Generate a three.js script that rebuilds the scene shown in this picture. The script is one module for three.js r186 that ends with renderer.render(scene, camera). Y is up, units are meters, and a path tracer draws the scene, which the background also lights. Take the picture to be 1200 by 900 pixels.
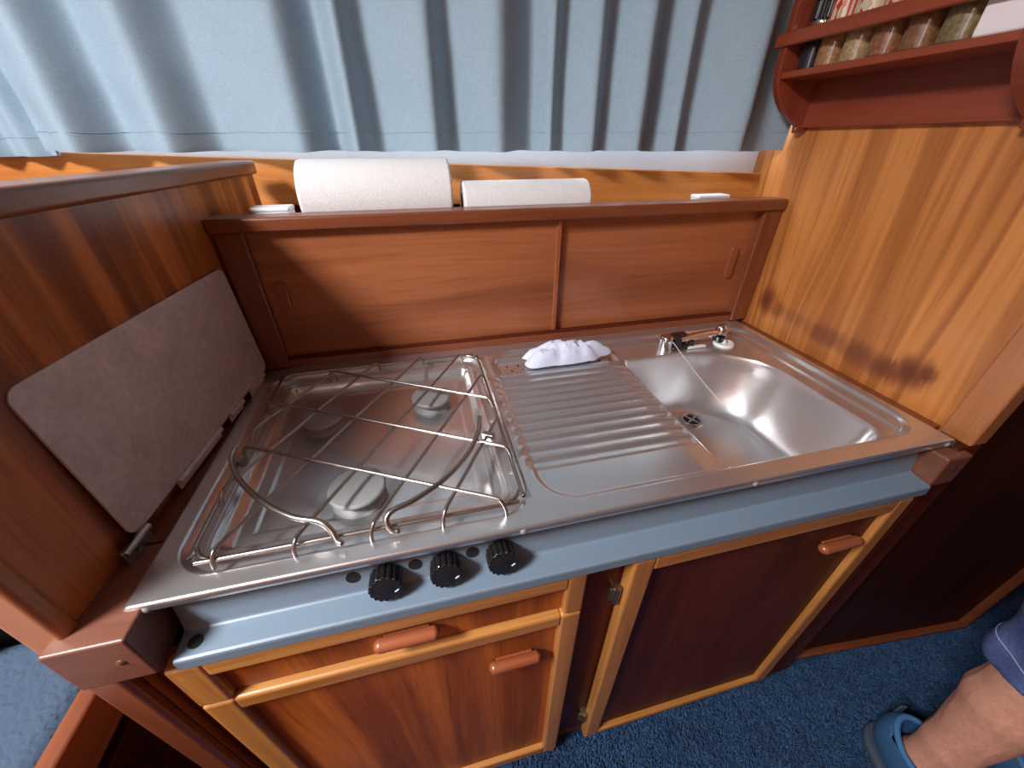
import * as THREE from 'three';
import { RoundedBoxGeometry } from 'three/addons/geometries/RoundedBoxGeometry.js';
import { mergeGeometries, mergeVertices } from 'three/addons/utils/BufferGeometryUtils.js';
import { MarchingCubes } from 'three/addons/objects/MarchingCubes.js';
import { RectAreaLightUniformsLib } from 'three/addons/lights/RectAreaLightUniformsLib.js';

// ------------------------------------------------------------------ camera, light, exposure
const scene = new THREE.Scene();
const camera = new THREE.PerspectiveCamera(90.45, 4 / 3, 0.02, 40);
camera.position.set(0.2992, 0.3521, 0.6863);
camera.lookAt(0.2992 + 0.1941, 0.3521 - 0.5378, 0.6863 - 0.8204);
const renderer = new THREE.WebGLRenderer();
renderer.toneMapping = THREE.LinearToneMapping;
renderer.toneMappingExposure = 1.5;
renderer.shadowMap.enabled = true;
RectAreaLightUniformsLib.init();

const SKY = new THREE.Color().setRGB(1.15, 1.2, 1.28);            // bright overcast sky outside the boat
scene.background = SKY;
function areaLight(name, w, h, at, to, color, intensity) {
  const l = new THREE.RectAreaLight(color, intensity, w, h);
  l.name = name; l.position.set(...at); l.lookAt(...to); scene.add(l);
  return l;
}
// daylight through the deck hatch up left, through the long window of the opposite side, and through the galley window
const HATCH = { x0: -0.98, x1: -0.60, z0: 0.70, z1: 1.10 };
const CEIL = 1.16;
areaLight('hatch_daylight', 0.36, 0.38, [-0.79, CEIL - 0.012, 0.9], [-0.79, -1, 0.9], new THREE.Color().setRGB(0.96, 0.975, 1), 105);
areaLight('saloon_window_daylight', 0.86, 0.36, [-1.15, 0.72, 1.585], [-1.15, 0.72, 0], new THREE.Color().setRGB(0.95, 0.97, 1), 1.0);
areaLight('galley_window_daylight', 1.5, 0.34, [0.345, 0.565, -0.2475], [0.345 - 0.19, 0.565, -0.2475 + 0.982], new THREE.Color().setRGB(0.95, 0.98, 1), 4);

// ------------------------------------------------------------------ helpers
let seed = 7;
const rnd = () => { seed = (seed * 1664525 + 1013904223) >>> 0; return seed / 4294967296; };
const taken = {};
function numbered(name) { const n = taken[name] = (taken[name] ?? -1) + 1; return n ? name + '_' + String(n).padStart(3, '0') : name; }
function tag(o, label, category, group) { o.userData.label = label; o.userData.category = category; if (group) o.userData.group = group; return o; }
function thing(name, label, category, at = [0, 0, 0], group) {
  const o = new THREE.Group(); o.name = numbered(name); o.position.set(...at); scene.add(o); return tag(o, label, category, group);
}
function structure(name, label) { const o = new THREE.Group(); o.name = name; o.userData = { kind: 'structure', label, category: name.split('_')[0] }; scene.add(o); return o; }
function part(parent, name, geo, mat, at, label) {
  const m = new THREE.Mesh(geo, mat); m.name = name; if (at) m.position.set(...at); if (label) m.userData.label = label;
  m.castShadow = m.receiveShadow = true; parent.add(m); return m;
}
// box from lo to hi with rounded edges, uv in metres with v along the grain axis
function uvGrain(g, axis = 1, off = [0, 0]) {
  g = g.index ? g.toNonIndexed() : g;
  const p = g.attributes.position, n = g.attributes.normal, uv = new Float32Array(p.count * 2), o = [0, 1, 2].filter((a) => a !== axis);
  for (let t = 0; t < p.count; t += 3) {
    const f = [0, 0, 0];
    for (let k = 0; k < 3; k++) { f[0] += Math.abs(n.getX(t + k)); f[1] += Math.abs(n.getY(t + k)); f[2] += Math.abs(n.getZ(t + k)); }
    const across = f[o[0]] <= f[o[1]] ? o[0] : o[1];
    const end = f[axis] > f[o[0]] && f[axis] > f[o[1]];
    for (let k = 0; k < 3; k++) {
      const c = [p.getX(t + k), p.getY(t + k), p.getZ(t + k)];
      uv[(t + k) * 2] = (end ? c[o[0]] : c[across]) + off[0]; uv[(t + k) * 2 + 1] = (end ? c[o[1]] : c[axis]) + off[1];
    }
  }
  g.setAttribute('uv', new THREE.BufferAttribute(uv, 2)); return g;
}
function box(lo, hi, r = 0.002, axis = 1, seg = 2) {
  const s = [hi[0] - lo[0], hi[1] - lo[1], hi[2] - lo[2]];
  const g = new RoundedBoxGeometry(s[0], s[1], s[2], seg, Math.min(r, Math.min(...s) * 0.49));
  g.translate((lo[0] + hi[0]) / 2, (lo[1] + hi[1]) / 2, (lo[2] + hi[2]) / 2);
  return uvGrain(g, axis, [rnd() * 3, rnd() * 3]);
}
const merge = (a) => mergeGeometries(a.map((g) => { g = g.index ? g.toNonIndexed() : g; if (!g.attributes.uv) g.setAttribute('uv', new THREE.BufferAttribute(new Float32Array(g.attributes.position.count * 2), 2)); for (const k of Object.keys(g.attributes)) if (!['position', 'normal', 'uv'].includes(k)) g.deleteAttribute(k); return g; }));
function tube(pts, r, seg = 40, closed = false, rad = 10, tension = 0.5) {
  const c = new THREE.CatmullRomCurve3(pts.map((p) => new THREE.Vector3(...p)), closed, 'catmullrom', tension);
  const t = new THREE.TubeGeometry(c, seg, r, rad, closed);
  if (closed) return t;
  const ends = [pts[0], pts[pts.length - 1]].map((p) => new THREE.SphereGeometry(r, rad, 6).translate(...p));
  return merge([t, ...ends]);
}
const cyl = (r0, r1, h, n = 32) => new THREE.CylinderGeometry(r0, r1, h, n);
function lathe(pts, n = 40) { return new THREE.LatheGeometry(pts.map((p) => new THREE.Vector2(...p)), n); }
function rrShape(w, h, r) {
  const s = new THREE.Shape(), x = -w / 2, y = -h / 2;
  s.moveTo(x + r, y); s.lineTo(x + w - r, y); s.absarc(x + w - r, y + r, r, -Math.PI / 2, 0); s.lineTo(x + w, y + h - r); s.absarc(x + w - r, y + h - r, r, 0, Math.PI / 2);
  s.lineTo(x + r, y + h); s.absarc(x + r, y + h - r, r, Math.PI / 2, Math.PI); s.lineTo(x, y + r); s.absarc(x + r, y + r, r, Math.PI, 1.5 * Math.PI); return s;
}
// value noise, tiling with period px, py
function hash(x, y, s) { let h = (x * 374761393 + y * 668265263 + s * 2147483647) | 0; h = Math.imul(h ^ (h >>> 13), 1274126177); return ((h ^ (h >>> 16)) >>> 0) / 4294967296; }
function vnoise(x, y, px, py, s) {
  const xi = Math.floor(x), yi = Math.floor(y), fx = x - xi, fy = y - yi, u = fx * fx * (3 - 2 * fx), v = fy * fy * (3 - 2 * fy);
  const w = (a, m) => ((a % m) + m) % m;
  const a = hash(w(xi, px), w(yi, py), s), b = hash(w(xi + 1, px), w(yi, py), s), c = hash(w(xi, px), w(yi + 1, py), s), d = hash(w(xi + 1, px), w(yi + 1, py), s);
  return a + (b - a) * u + (c - a) * v + (a - b - c + d) * u * v;
}
const ss = (a, b, x) => { const t = Math.min(1, Math.max(0, (x - a) / (b - a))); return t * t * (3 - 2 * t); };
function dataTex(w, h, fn, srgb, rep) {
  const d = new Uint8Array(w * h * 4);
  for (let j = 0; j < h; j++) for (let i = 0; i < w; i++) { const c = fn((i + 0.5) / w, (j + 0.5) / h); for (let k = 0; k < 3; k++) d[(j * w + i) * 4 + k] = Math.max(0, Math.min(255, c[k])); d[(j * w + i) * 4 + 3] = 255; }
  const t = new THREE.DataTexture(d, w, h); t.wrapS = t.wrapT = THREE.RepeatWrapping; t.magFilter = THREE.LinearFilter; t.minFilter = THREE.LinearMipmapLinearFilter; t.generateMipmaps = true;
  if (srgb) t.colorSpace = THREE.SRGBColorSpace; if (rep) t.repeat.set(...rep); t.needsUpdate = true; return t;
}
const mix = (a, b, t) => a.map((v, i) => v + (b[i] - v) * t);
// wood: stripes across u, grain along v. Tile is 0.4 m across and 0.8 m along
function woodFn(light, dark, s, stripe = 0.5, fine = 0.35, bands = 9) {
  return (u, v) => {
    const wob = (vnoise(u * 6, v * 3, 6, 3, s + 9) - 0.5) * 0.06;
    const U = ((u + wob) % 1 + 1) % 1;
    const b = vnoise(U * bands, v * 2, bands, 2, s), b2 = vnoise(U * bands * 3, v * 2, bands * 3, 2, s + 1);
    const f1 = vnoise(U * 90, v * 5, 90, 5, s + 2), f2 = vnoise(U * 220, v * 14, 220, 14, s + 3), blot = vnoise(u * 4, v * 6, 4, 6, s + 4);
    let t = stripe * (ss(0.3, 0.75, b * 0.65 + b2 * 0.35)) + fine * (f1 * 0.6 + f2 * 0.4) + 0.18 * (blot - 0.3);
    const pore = f2 > 0.8 ? 0.12 : 0;
    return mix(light, dark, Math.min(1, Math.max(0, t + pore)));
  };
}
function woodMat(light, dark, s, o = {}) {
  const t = dataTex(512, 512, woodFn(light, dark, s, o.stripe, o.fine, o.bands), true, [2.5, 1.25]);
  const r = dataTex(256, 256, (u, v) => { const n = vnoise(u * 40, v * 5, 40, 5, s + 7) * 0.5 + vnoise(u * 7, v * 7, 7, 7, s + 8) * 0.5; const k = 255 * (0.75 + 0.25 * n); return [k, k, k]; }, false, [2.5, 1.25]);
  return new THREE.MeshPhysicalMaterial({ map: t, roughnessMap: r, roughness: o.rough ?? 0.42, clearcoat: o.coat ?? 0.35, clearcoatRoughness: 0.25, specularIntensity: o.spec ?? 1, bumpMap: r, bumpScale: 0.0003 });
}
const M = {};
M.partition = woodMat([206, 122, 56], [112, 54, 20], 11, { stripe: 0.8, bands: 15 });
M.capRail = woodMat([156, 100, 64], [110, 66, 40], 21, { stripe: 0.4 });
M.sill = woodMat([212, 136, 68], [160, 90, 38], 31, { stripe: 0.45 });
M.cupDoor = woodMat([174, 104, 64], [118, 62, 34], 41, { stripe: 0.55, bands: 9 });
M.cupFrame = woodMat([136, 74, 44], [92, 44, 24], 51, { stripe: 0.4 });
M.oak = woodMat([202, 140, 74], [150, 94, 44], 61, { stripe: 0.35, fine: 0.5, coat: 0.15 });
M.doorPanel = woodMat([190, 104, 40], [116, 52, 18], 71, { stripe: 0.6, coat: 0, rough: 0.5, spec: 0.35 });
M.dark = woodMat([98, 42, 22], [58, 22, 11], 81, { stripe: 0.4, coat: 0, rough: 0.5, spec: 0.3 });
M.locker = woodMat([62, 24, 13], [36, 12, 7], 85, { stripe: 0.4, coat: 0, rough: 0.5, spec: 0.3 });  // mahogany with deep shade mixed into the colour
M.rack = woodMat([146, 68, 42], [108, 44, 26], 91, { stripe: 0.35 });
M.handle = woodMat([170, 96, 60], [124, 62, 36], 101, { stripe: 0.35, coat: 0.5, rough: 0.35 });
M.block = woodMat([126, 78, 58], [98, 54, 38], 111, { stripe: 0.3, rough: 0.55 });
M.trimLight = woodMat([188, 124, 78], [152, 90, 50], 121, { stripe: 0.3 });

const brushed = dataTex(512, 512, (u, v) => { const n = 0.5 * vnoise(u * 12, v * 240, 12, 240, 5) + 0.3 * vnoise(u * 40, v * 40, 40, 40, 6) + 0.2 * vnoise(u * 6, v * 6, 6, 6, 8); const k = 255 * (0.62 + 0.38 * n); return [k, k, k]; }, false, [3, 3]);
M.steel = new THREE.MeshPhysicalMaterial({ color: new THREE.Color().setRGB(0.74, 0.73, 0.735), metalness: 0.88, roughness: 0.28 });
M.wire = new THREE.MeshPhysicalMaterial({ color: new THREE.Color().setRGB(0.42, 0.38, 0.35), metalness: 1, roughness: 0.32 });
M.chrome = new THREE.MeshPhysicalMaterial({ color: new THREE.Color().setRGB(0.75, 0.75, 0.76), metalness: 1, roughness: 0.12 });
M.brass = new THREE.MeshPhysicalMaterial({ color: new THREE.Color().setRGB(0.5, 0.4, 0.25), metalness: 1, roughness: 0.35 });
M.burner = new THREE.MeshPhysicalMaterial({ color: new THREE.Color().setRGB(0.34, 0.335, 0.335), metalness: 0.3, roughness: 0.62, bumpMap: brushed, bumpScale: 0.0003 });
const spots = dataTex(256, 256, (u, v) => { const n = vnoise(u * 50, v * 50, 50, 50, 15) * 0.5 + vnoise(u * 9, v * 9, 9, 9, 16) * 0.5; const k = 215 + 40 * n; return [k, k * 0.985, k * 0.98]; }, true, [4, 4]);
M.lid = new THREE.MeshPhysicalMaterial({ color: new THREE.Color().setRGB(0.74, 0.7, 0.69), map: spots, metalness: 0.3, roughness: 0.55, bumpMap: brushed, bumpScale: 0.0002 });
M.fascia = new THREE.MeshPhysicalMaterial({ color: new THREE.Color().setRGB(0.175, 0.235, 0.3), roughness: 0.42, metalness: 0.0, clearcoat: 0.2, clearcoatRoughness: 0.4 });
M.black = new THREE.MeshPhysicalMaterial({ color: new THREE.Color().setRGB(0.012, 0.012, 0.013), roughness: 0.28, clearcoat: 0.6, clearcoatRoughness: 0.15 });
M.hole = new THREE.MeshStandardMaterial({ color: new THREE.Color().setRGB(0.008, 0.008, 0.008), roughness: 0.9 });
M.white = new THREE.MeshPhysicalMaterial({ color: new THREE.Color().setRGB(0.84, 0.84, 0.85), roughness: 0.4 });
M.whiteWall = new THREE.MeshStandardMaterial({ color: new THREE.Color().setRGB(0.5, 0.49, 0.46), roughness: 0.8 });
M.glass = new THREE.MeshPhysicalMaterial({ color: 0xffffff, transmission: 1, thickness: 0, roughness: 0, ior: 1.5 });

// ------------------------------------------------------------------ the cabin shell
const FLOOR = -0.74;
{ // carpet
  const f = structure('floor', 'blue pile carpet on the cabin floor');
  const ct = dataTex(512, 512, (u, v) => { const n = vnoise(u * 128, v * 128, 128, 128, 33) * 0.5 + vnoise(u * 40, v * 40, 40, 40, 34) * 0.5; return mix([16, 38, 70], [38, 68, 104], n); }, true, [2, 2]);
  M.carpet = new THREE.MeshStandardMaterial({ map: ct, roughness: 1, bumpMap: ct, bumpScale: 0.006 });
  part(f, 'carpet_backing', box([-2.4, FLOOR - 0.06, -1.0], [2.4, FLOOR - 0.004, 1.7], 0.001, 2, 1), M.carpet);
  const tuft = new THREE.ConeGeometry(0.0024, 0.013, 5, 1); tuft.translate(0, 0.005, 0);
  const N = 52000, im = new THREE.InstancedMesh(tuft, new THREE.MeshStandardMaterial({ color: 0xffffff, roughness: 1 }), N);
  const m4 = new THREE.Matrix4(), q = new THREE.Quaternion(), e = new THREE.Euler(), c = new THREE.Color();
  for (let i = 0; i < N; i++) {
    const x = 0.35 + rnd() * 1.35, z = 0.44 + rnd() * 0.5;
    e.set((rnd() - 0.5) * 1.5, rnd() * 6.28, (rnd() - 0.5) * 1.5); q.setFromEuler(e);
    const s = 0.7 + rnd() * 0.7; m4.compose(new THREE.Vector3(x, FLOOR - 0.006, z), q, new THREE.Vector3(s, s, s)); im.setMatrixAt(i, m4);
    const t = Math.min(1, Math.max(0, 0.5 * vnoise(x * 40, z * 40, 1e6, 1e6, 3) + 0.5 * rnd())); c.setRGB(0.014 + 0.03 * t, 0.043 + 0.065 * t, 0.1 + 0.125 * t); im.setColorAt(i, c);
  }
  im.name = 'carpet_pile'; im.userData.kind = 'stuff'; im.receiveShadow = true; f.add(im);
}
{ // ceiling with the open hatch
  const g = structure('ceiling', 'white cabin ceiling with a square deck hatch');
  const { x0, x1, z0, z1 } = HATCH, T = CEIL + 0.05;
  part(g, 'ceiling_panel', box([-2.4, CEIL, -1.0], [x0, T, 1.7], 0.001, 0, 1), M.whiteWall);
  part(g, 'ceiling_panel', box([x1, CEIL, -1.0], [2.4, T, 1.7], 0.001, 0, 1), M.whiteWall);
  part(g, 'ceiling_panel', box([x0, CEIL, -1.0], [x1, T, z0], 0.001, 0, 1), M.whiteWall);
  part(g, 'ceiling_panel', box([x0, CEIL, z1], [x1, T, 1.7], 0.001, 0, 1), M.whiteWall);
  const w = structure('window_2', 'square glazed deck hatch in the ceiling');
  part(w, 'pane', new THREE.BoxGeometry(x1 - x0, 0.004, z1 - z0), M.glass, [(x0 + x1) / 2, T - 0.01, (z0 + z1) / 2]);
}
{ // far walls
  const wl = structure('wall_far_left', 'mahogany end wall of the cabin'); part(wl, 'panel', box([-2.37, FLOOR - 0.006, -1.0], [-2.3, CEIL + 0.002, 1.68], 0.001, 1, 1), M.partition);
  const wr = structure('wall_far_right', 'mahogany end wall of the cabin'); part(wr, 'panel', box([2.3, FLOOR - 0.006, -1.0], [2.37, CEIL + 0.002, 1.68], 0.001, 1, 1), M.partition);
  const wf = structure('wall_front', 'opposite cabin side with a long window');
  const X0 = -1.6, X1 = -0.7, Y0 = 0.52, Y1 = 0.92, Z = 1.6, Z2 = 1.66;
  part(wf, 'panel', box([-2.32, FLOOR - 0.006, Z], [2.32, Y0, Z2], 0.001, 1, 1), M.partition);
  part(wf, 'panel', box([-2.32, Y1, Z], [2.32, CEIL + 0.002, Z2], 0.001, 1, 1), M.whiteWall);
  part(wf, 'panel', box([-2.3, Y0, Z], [X0, Y1, Z2], 0.001, 1, 1), M.partition);
  part(wf, 'panel', box([X1, Y0, Z], [2.3, Y1, Z2], 0.001, 1, 1), M.partition);
  const w = structure('window_3', 'long saloon window in the opposite wall');
  part(w, 'mullion', box([-1.17, Y0, Z + 0.01], [-1.13, Y1, Z + 0.05], 0.002), M.white);
  part(w, 'pane', new THREE.BoxGeometry(X1 - X0, Y1 - Y0, 0.004), M.glass, [(X0 + X1) / 2, (Y0 + Y1) / 2, Z + 0.035]);
}
// hull side behind the galley: runs askew, nearer on the right. Local frame: origin at world (-.03, 0, -.29), x along the wall
const HULL = new THREE.Group(); HULL.position.set(-0.03, 0, -0.29); HULL.rotation.y = -Math.atan2(0.205, 1.06);
{
  const w = structure('wall_back', 'hull side wall with a varnished wooden sill strip');
  w.position.copy(HULL.position); w.rotation.copy(HULL.rotation);
  part(w, 'lower_panel', box([-2.45, FLOOR - 0.006, -0.06], [2.45, 0.239, -0.012], 0.001, 0, 1), M.dark);
  // sill strip whose top edge rises to the left like the sheer line
  const s = new THREE.Shape(); s.moveTo(-1.6, 0.24); s.lineTo(1.2, 0.24); s.lineTo(1.2, 0.289); s.lineTo(-1.6, 0.368); s.closePath();
  const g = uvGrain(new THREE.ExtrudeGeometry(s, { depth: 0.02, bevelEnabled: true, bevelSize: 0.002, bevelThickness: 0.002, bevelSegments: 2 }).translate(0, 0, -0.02), 0, [0.3, 0.1]);
  part(w, 'sill_strip', g, M.sill);
  part(w, 'upper_panel', box([-2.45, 0.8, -0.06], [2.45, CEIL + 0.002, -0.012], 0.001, 0, 1), M.whiteWall);
  part(w, 'side_panel', box([-2.45, 0.238, -0.06], [-0.5, 0.801, -0.022], 0.001, 0, 1), M.whiteWall);
  part(w, 'side_panel', box([1.2, 0.238, -0.06], [2.45, 0.801, -0.012], 0.001, 0, 1), M.whiteWall);
  const f = structure('window_1', 'white framed galley window behind the blue curtain');
  f.position.copy(HULL.position); f.rotation.copy(HULL.rotation);
  part(f, 'lower_frame', box([-0.5, 0.238, -0.06], [1.2, 0.37, -0.022], 0.004, 0), M.white);
  part(f, 'upper_frame', box([-0.5, 0.76, -0.06], [1.2, 0.8, -0.022], 0.004, 0), M.white);
  part(f, 'pane', new THREE.BoxGeometry(1.7, 0.4, 0.004), M.glass, [0.35, 0.565, -0.045]);
}
// left partition: half height, slightly askew. Local frame: x = 0 is the inner face, z along it
{
  const w = structure('wall_left', 'half-height varnished mahogany partition with a brown cap rail');
  w.position.set(-0.003, 0, 0); w.rotation.y = -0.07;
  part(w, 'panel', box([-0.024, FLOOR, -0.22], [0, 0.303, 0.435], 0.001, 1, 1), M.partition);
  part(w, 'cap_rail', box([-0.045, 0.3, -0.225], [0.009, 0.322, 0.45], 0.005, 2, 3), M.capRail);
  part(w, 'front_edging', box([-0.03, -0.07, 0.434], [0.003, 0.302, 0.45], 0.006, 1, 3), M.trimLight);
  part(w, 'lower_edging', box([-0.03, FLOOR, 0.434], [0.003, -0.07, 0.45], 0.006, 1, 3), M.cupFrame);  // same edging as above, browner to stand for the light falling off
}
// right partition with stains; dedicated texture for its face
{
  const w = structure('wall_right', 'tall honey coloured veneered partition with dark water stains');
  const Z0 = -0.2, Z1 = 0.405, Y0 = -0.06, Y1 = 1.15;
  const wf = woodFn([212, 138, 72], [152, 88, 38], 131, 0.62, 0.3, 22);
  const stain = [[0.040, 0.062, 0.020, 0.020, 0.85], [0.07, 0.05, 0.02, 0.012, 0.5], [0.12, 0.05, 0.04, 0.010, 0.3], [0.19, 0.042, 0.045, 0.012, 0.55], [0.25, 0.038, 0.04, 0.014, 0.65], [0.30, 0.036, 0.035, 0.014, 0.8], [0.335, 0.045, 0.022, 0.018, 0.95], [0.35, 0.052, 0.012, 0.012, 0.9]];
  const tex = dataTex(1024, 2048, (u, v) => {
    const z = Z0 + u * (Z1 - Z0), y = Y0 + v * (Y1 - Y0);
    let c = wf(((z + y * 0.06) / 0.4 + 8) % 1, ((y / 0.8) + 4) % 1);
    let s = 0;
    if (y < 0.2) for (const [sz, sy, rz, ry, a] of stain) {
      const n = vnoise((z + y * 0.06) * 300, y * 22, 1e6, 1e6, 71) * 0.8 + vnoise(z * 60, y * 50, 1e6, 1e6, 72) * 0.7;
      const d = Math.hypot((z - sz) / (rz * 1.15), (y - sy) / (ry * 1.5)) + (n - 0.75) * 0.45; s = Math.max(s, a * (1 - ss(0.2, 1.5, d)));
    }
    return mix(c, [84, 34, 18], s * 0.85);
  }, true);
  const g = new THREE.BoxGeometry(0.024, Y1 - Y0, Z1 - Z0), p = g.attributes.position, uv = g.attributes.uv;
  for (let i = 0; i < p.count; i++) uv.setXY(i, p.getZ(i) / (Z1 - Z0) + 0.5, p.getY(i) / (Y1 - Y0) + 0.5);
  const face = new THREE.MeshPhysicalMaterial({ map: tex, roughness: 0.4, clearcoat: 0.35, clearcoatRoughness: 0.3 });
  part(w, 'panel', g, face, [1.034, (Y0 + Y1) / 2, (Z0 + Z1) / 2]);
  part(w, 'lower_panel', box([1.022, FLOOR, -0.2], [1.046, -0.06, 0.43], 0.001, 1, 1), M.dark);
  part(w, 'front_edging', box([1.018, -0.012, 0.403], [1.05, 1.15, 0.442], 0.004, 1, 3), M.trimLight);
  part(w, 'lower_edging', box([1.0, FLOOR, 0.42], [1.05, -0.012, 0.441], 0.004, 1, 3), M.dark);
}

// ------------------------------------------------------------------ base cabinets
function handle(parent, x, y, z, len, horizontal = true, r = 0.0078) {
  const n = 20, pts = [];
  for (let i = 0; i <= n; i++) { const a = -Math.PI / 2 + Math.PI * i / n; pts.push([Math.max(0.00001, r * Math.cos(a)), (a > 0 ? 1 : -1) * (len / 2 - r) + r * Math.sin(a)]); }
  const g = lathe(pts, 20); g.scale(1, 1, 1.05);
  const foot = new RoundedBoxGeometry(r * 1.3, len * 0.72, 0.006, 2, 0.002).translate(0, 0, -r * 0.9);
  let m = uvGrain(merge([g, foot]), 1, [rnd(), rnd()]);
  if (horizontal) m.rotateZ(-Math.PI / 2);
  return part(parent, 'handle', m, M.handle, [x, y, z + 0.0098], 'rounded wooden pull handle');
}
function frameDoor(parent, name, x0, x1, y0, y1, z, panelMat, st, opts = {}) {
  const d = new THREE.Group(); d.name = name; parent.add(d);
  const zb = z - 0.02, w = st, wr = opts.right ?? st, wt = opts.top ?? st, wb = opts.bottom ?? st;
  part(d, 'panel', box([x0 + w - 0.004, y0 + wb - 0.004, zb], [x1 - wr + 0.004, y1 - wt + 0.004, z - 0.01], 0.001, 1, 1), panelMat);
  part(d, 'stile', box([x0, y0, zb], [x0 + w, y1, z], 0.005, 1, 3), M.oak);
  part(d, 'stile', box([x1 - wr, y0, zb], [x1, y1, z], 0.005, 1, 3), M.oak);
  part(d, 'rail', box([x0 + w - 0.003, y1 - wt, zb], [x1 - wr + 0.003, y1, z - 0.0004], 0.005, 0, 3), M.oak);
  if (wb > 0.006) part(d, 'rail', box([x0 + w - 0.003, y0, zb], [x1 - wr + 0.003, y0 + wb, z - 0.0004], 0.005, 0, 3), M.oak);
  return d;
}
const ZD = 0.454;
{
  const c = thing('base_cabinet', 'wooden cabinet under the hob with a framed drawer above a framed door', 'cabinet');
  part(c, 'side_panel', box([-0.02, -0.70, 0.02], [-0.002, -0.072, 0.425], 0.001, 1, 1), M.dark);
  part(c, 'corner_stile', box([-0.02, -0.72, 0.425], [0.014, -0.075, 0.433], 0.001, 1, 1), M.dark);
  part(c, 'shelf', box([-0.002, -0.70, 0.02], [0.45, -0.685, 0.425], 0.001, 0, 1), M.dark);
  const dr = frameDoor(c, 'drawer_front', 0.006, 0.449, -0.1665, -0.081, ZD, M.doorPanel, 0.034, { right: 0.026, top: 0.027, bottom: 0.006 });
  handle(dr, 0.231, -0.128, ZD - 0.01, 0.074);
  const d = frameDoor(c, 'door', 0.006, 0.449, -0.715, -0.1675, ZD, M.doorPanel, 0.034, { right: 0.03, top: 0.026, bottom: 0.03 });
  handle(d, 0.359, -0.262, ZD - 0.01, 0.074);
}
{
  const c = thing('base_cabinet', 'dark wooden cabinet below the sink with one framed door on brass hinges', 'cabinet');
  part(c, 'side_panel', box([0.98, -0.70, 0.02], [1.0, -0.075, 0.425], 0.001, 1, 1), M.dark);
  part(c, 'shelf', box([0.46, -0.70, 0.02], [0.98, -0.685, 0.425], 0.001, 0, 1), M.dark);
  const st = part(c, 'centre_stile', box([0.4505, -0.705, 0.41], [0.535, -0.081, 0.432], 0.001, 1, 1), M.dark);
  part(st, 'screw', lathe([[0, 0.0018], [0.002, 0.0016], [0.0034, 0]], 14).rotateX(Math.PI / 2), M.brass, [0.4915, -0.105, 0.432]);
  const d = frameDoor(c, 'door', 0.5092, 0.958, -0.705, -0.083, ZD, M.dark, 0.032, { right: 0.03, top: 0.028, bottom: 0.02 });
  handle(d, 0.868, -0.166, ZD - 0.01, 0.076);
  for (const y of [-0.168, -0.615]) {
    const h = merge([cyl(0.004, 0.004, 0.036, 14).translate(0, 0, 0.004), box([-0.010, -0.014, -0.002], [0.002, 0.014, 0.002], 0.0008), box([-0.004, -0.006, -0.012], [0.008, 0.02, 0.001], 0.001).translate(0, -0.008, 0.002)]);
    part(c, 'hinge', h, M.brass, [0.5025, y, 0.441], 'small brass hinge');
  }
}
{ // plinth under both cabinets
  const p = thing('plinth', 'low mahogany toe board under the galley cabinets', 'plinth');
  part(p, 'board', box([-0.02, FLOOR - 0.004, 0.415], [1.0, -0.71, 0.43], 0.001, 0, 1), M.cupFrame);
}
// locker right of the galley; its deep shade is put into the wood colour
{
  const c = thing('locker', 'mahogany locker front, colour darkened for shade, with a thin lower moulding beside the person', 'locker', [1.052, 0, 0.43]);
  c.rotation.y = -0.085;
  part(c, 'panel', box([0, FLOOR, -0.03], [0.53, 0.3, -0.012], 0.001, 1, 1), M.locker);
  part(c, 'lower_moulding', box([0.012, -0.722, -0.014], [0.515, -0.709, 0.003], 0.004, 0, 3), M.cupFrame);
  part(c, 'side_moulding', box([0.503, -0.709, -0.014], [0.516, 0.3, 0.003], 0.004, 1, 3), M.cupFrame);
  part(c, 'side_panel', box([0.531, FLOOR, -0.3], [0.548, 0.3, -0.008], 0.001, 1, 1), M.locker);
  part(c, 'top_board', box([-0.002, 0.3, -0.3], [0.55, 0.318, 0.004], 0.004, 0, 2), M.locker);
}

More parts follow.
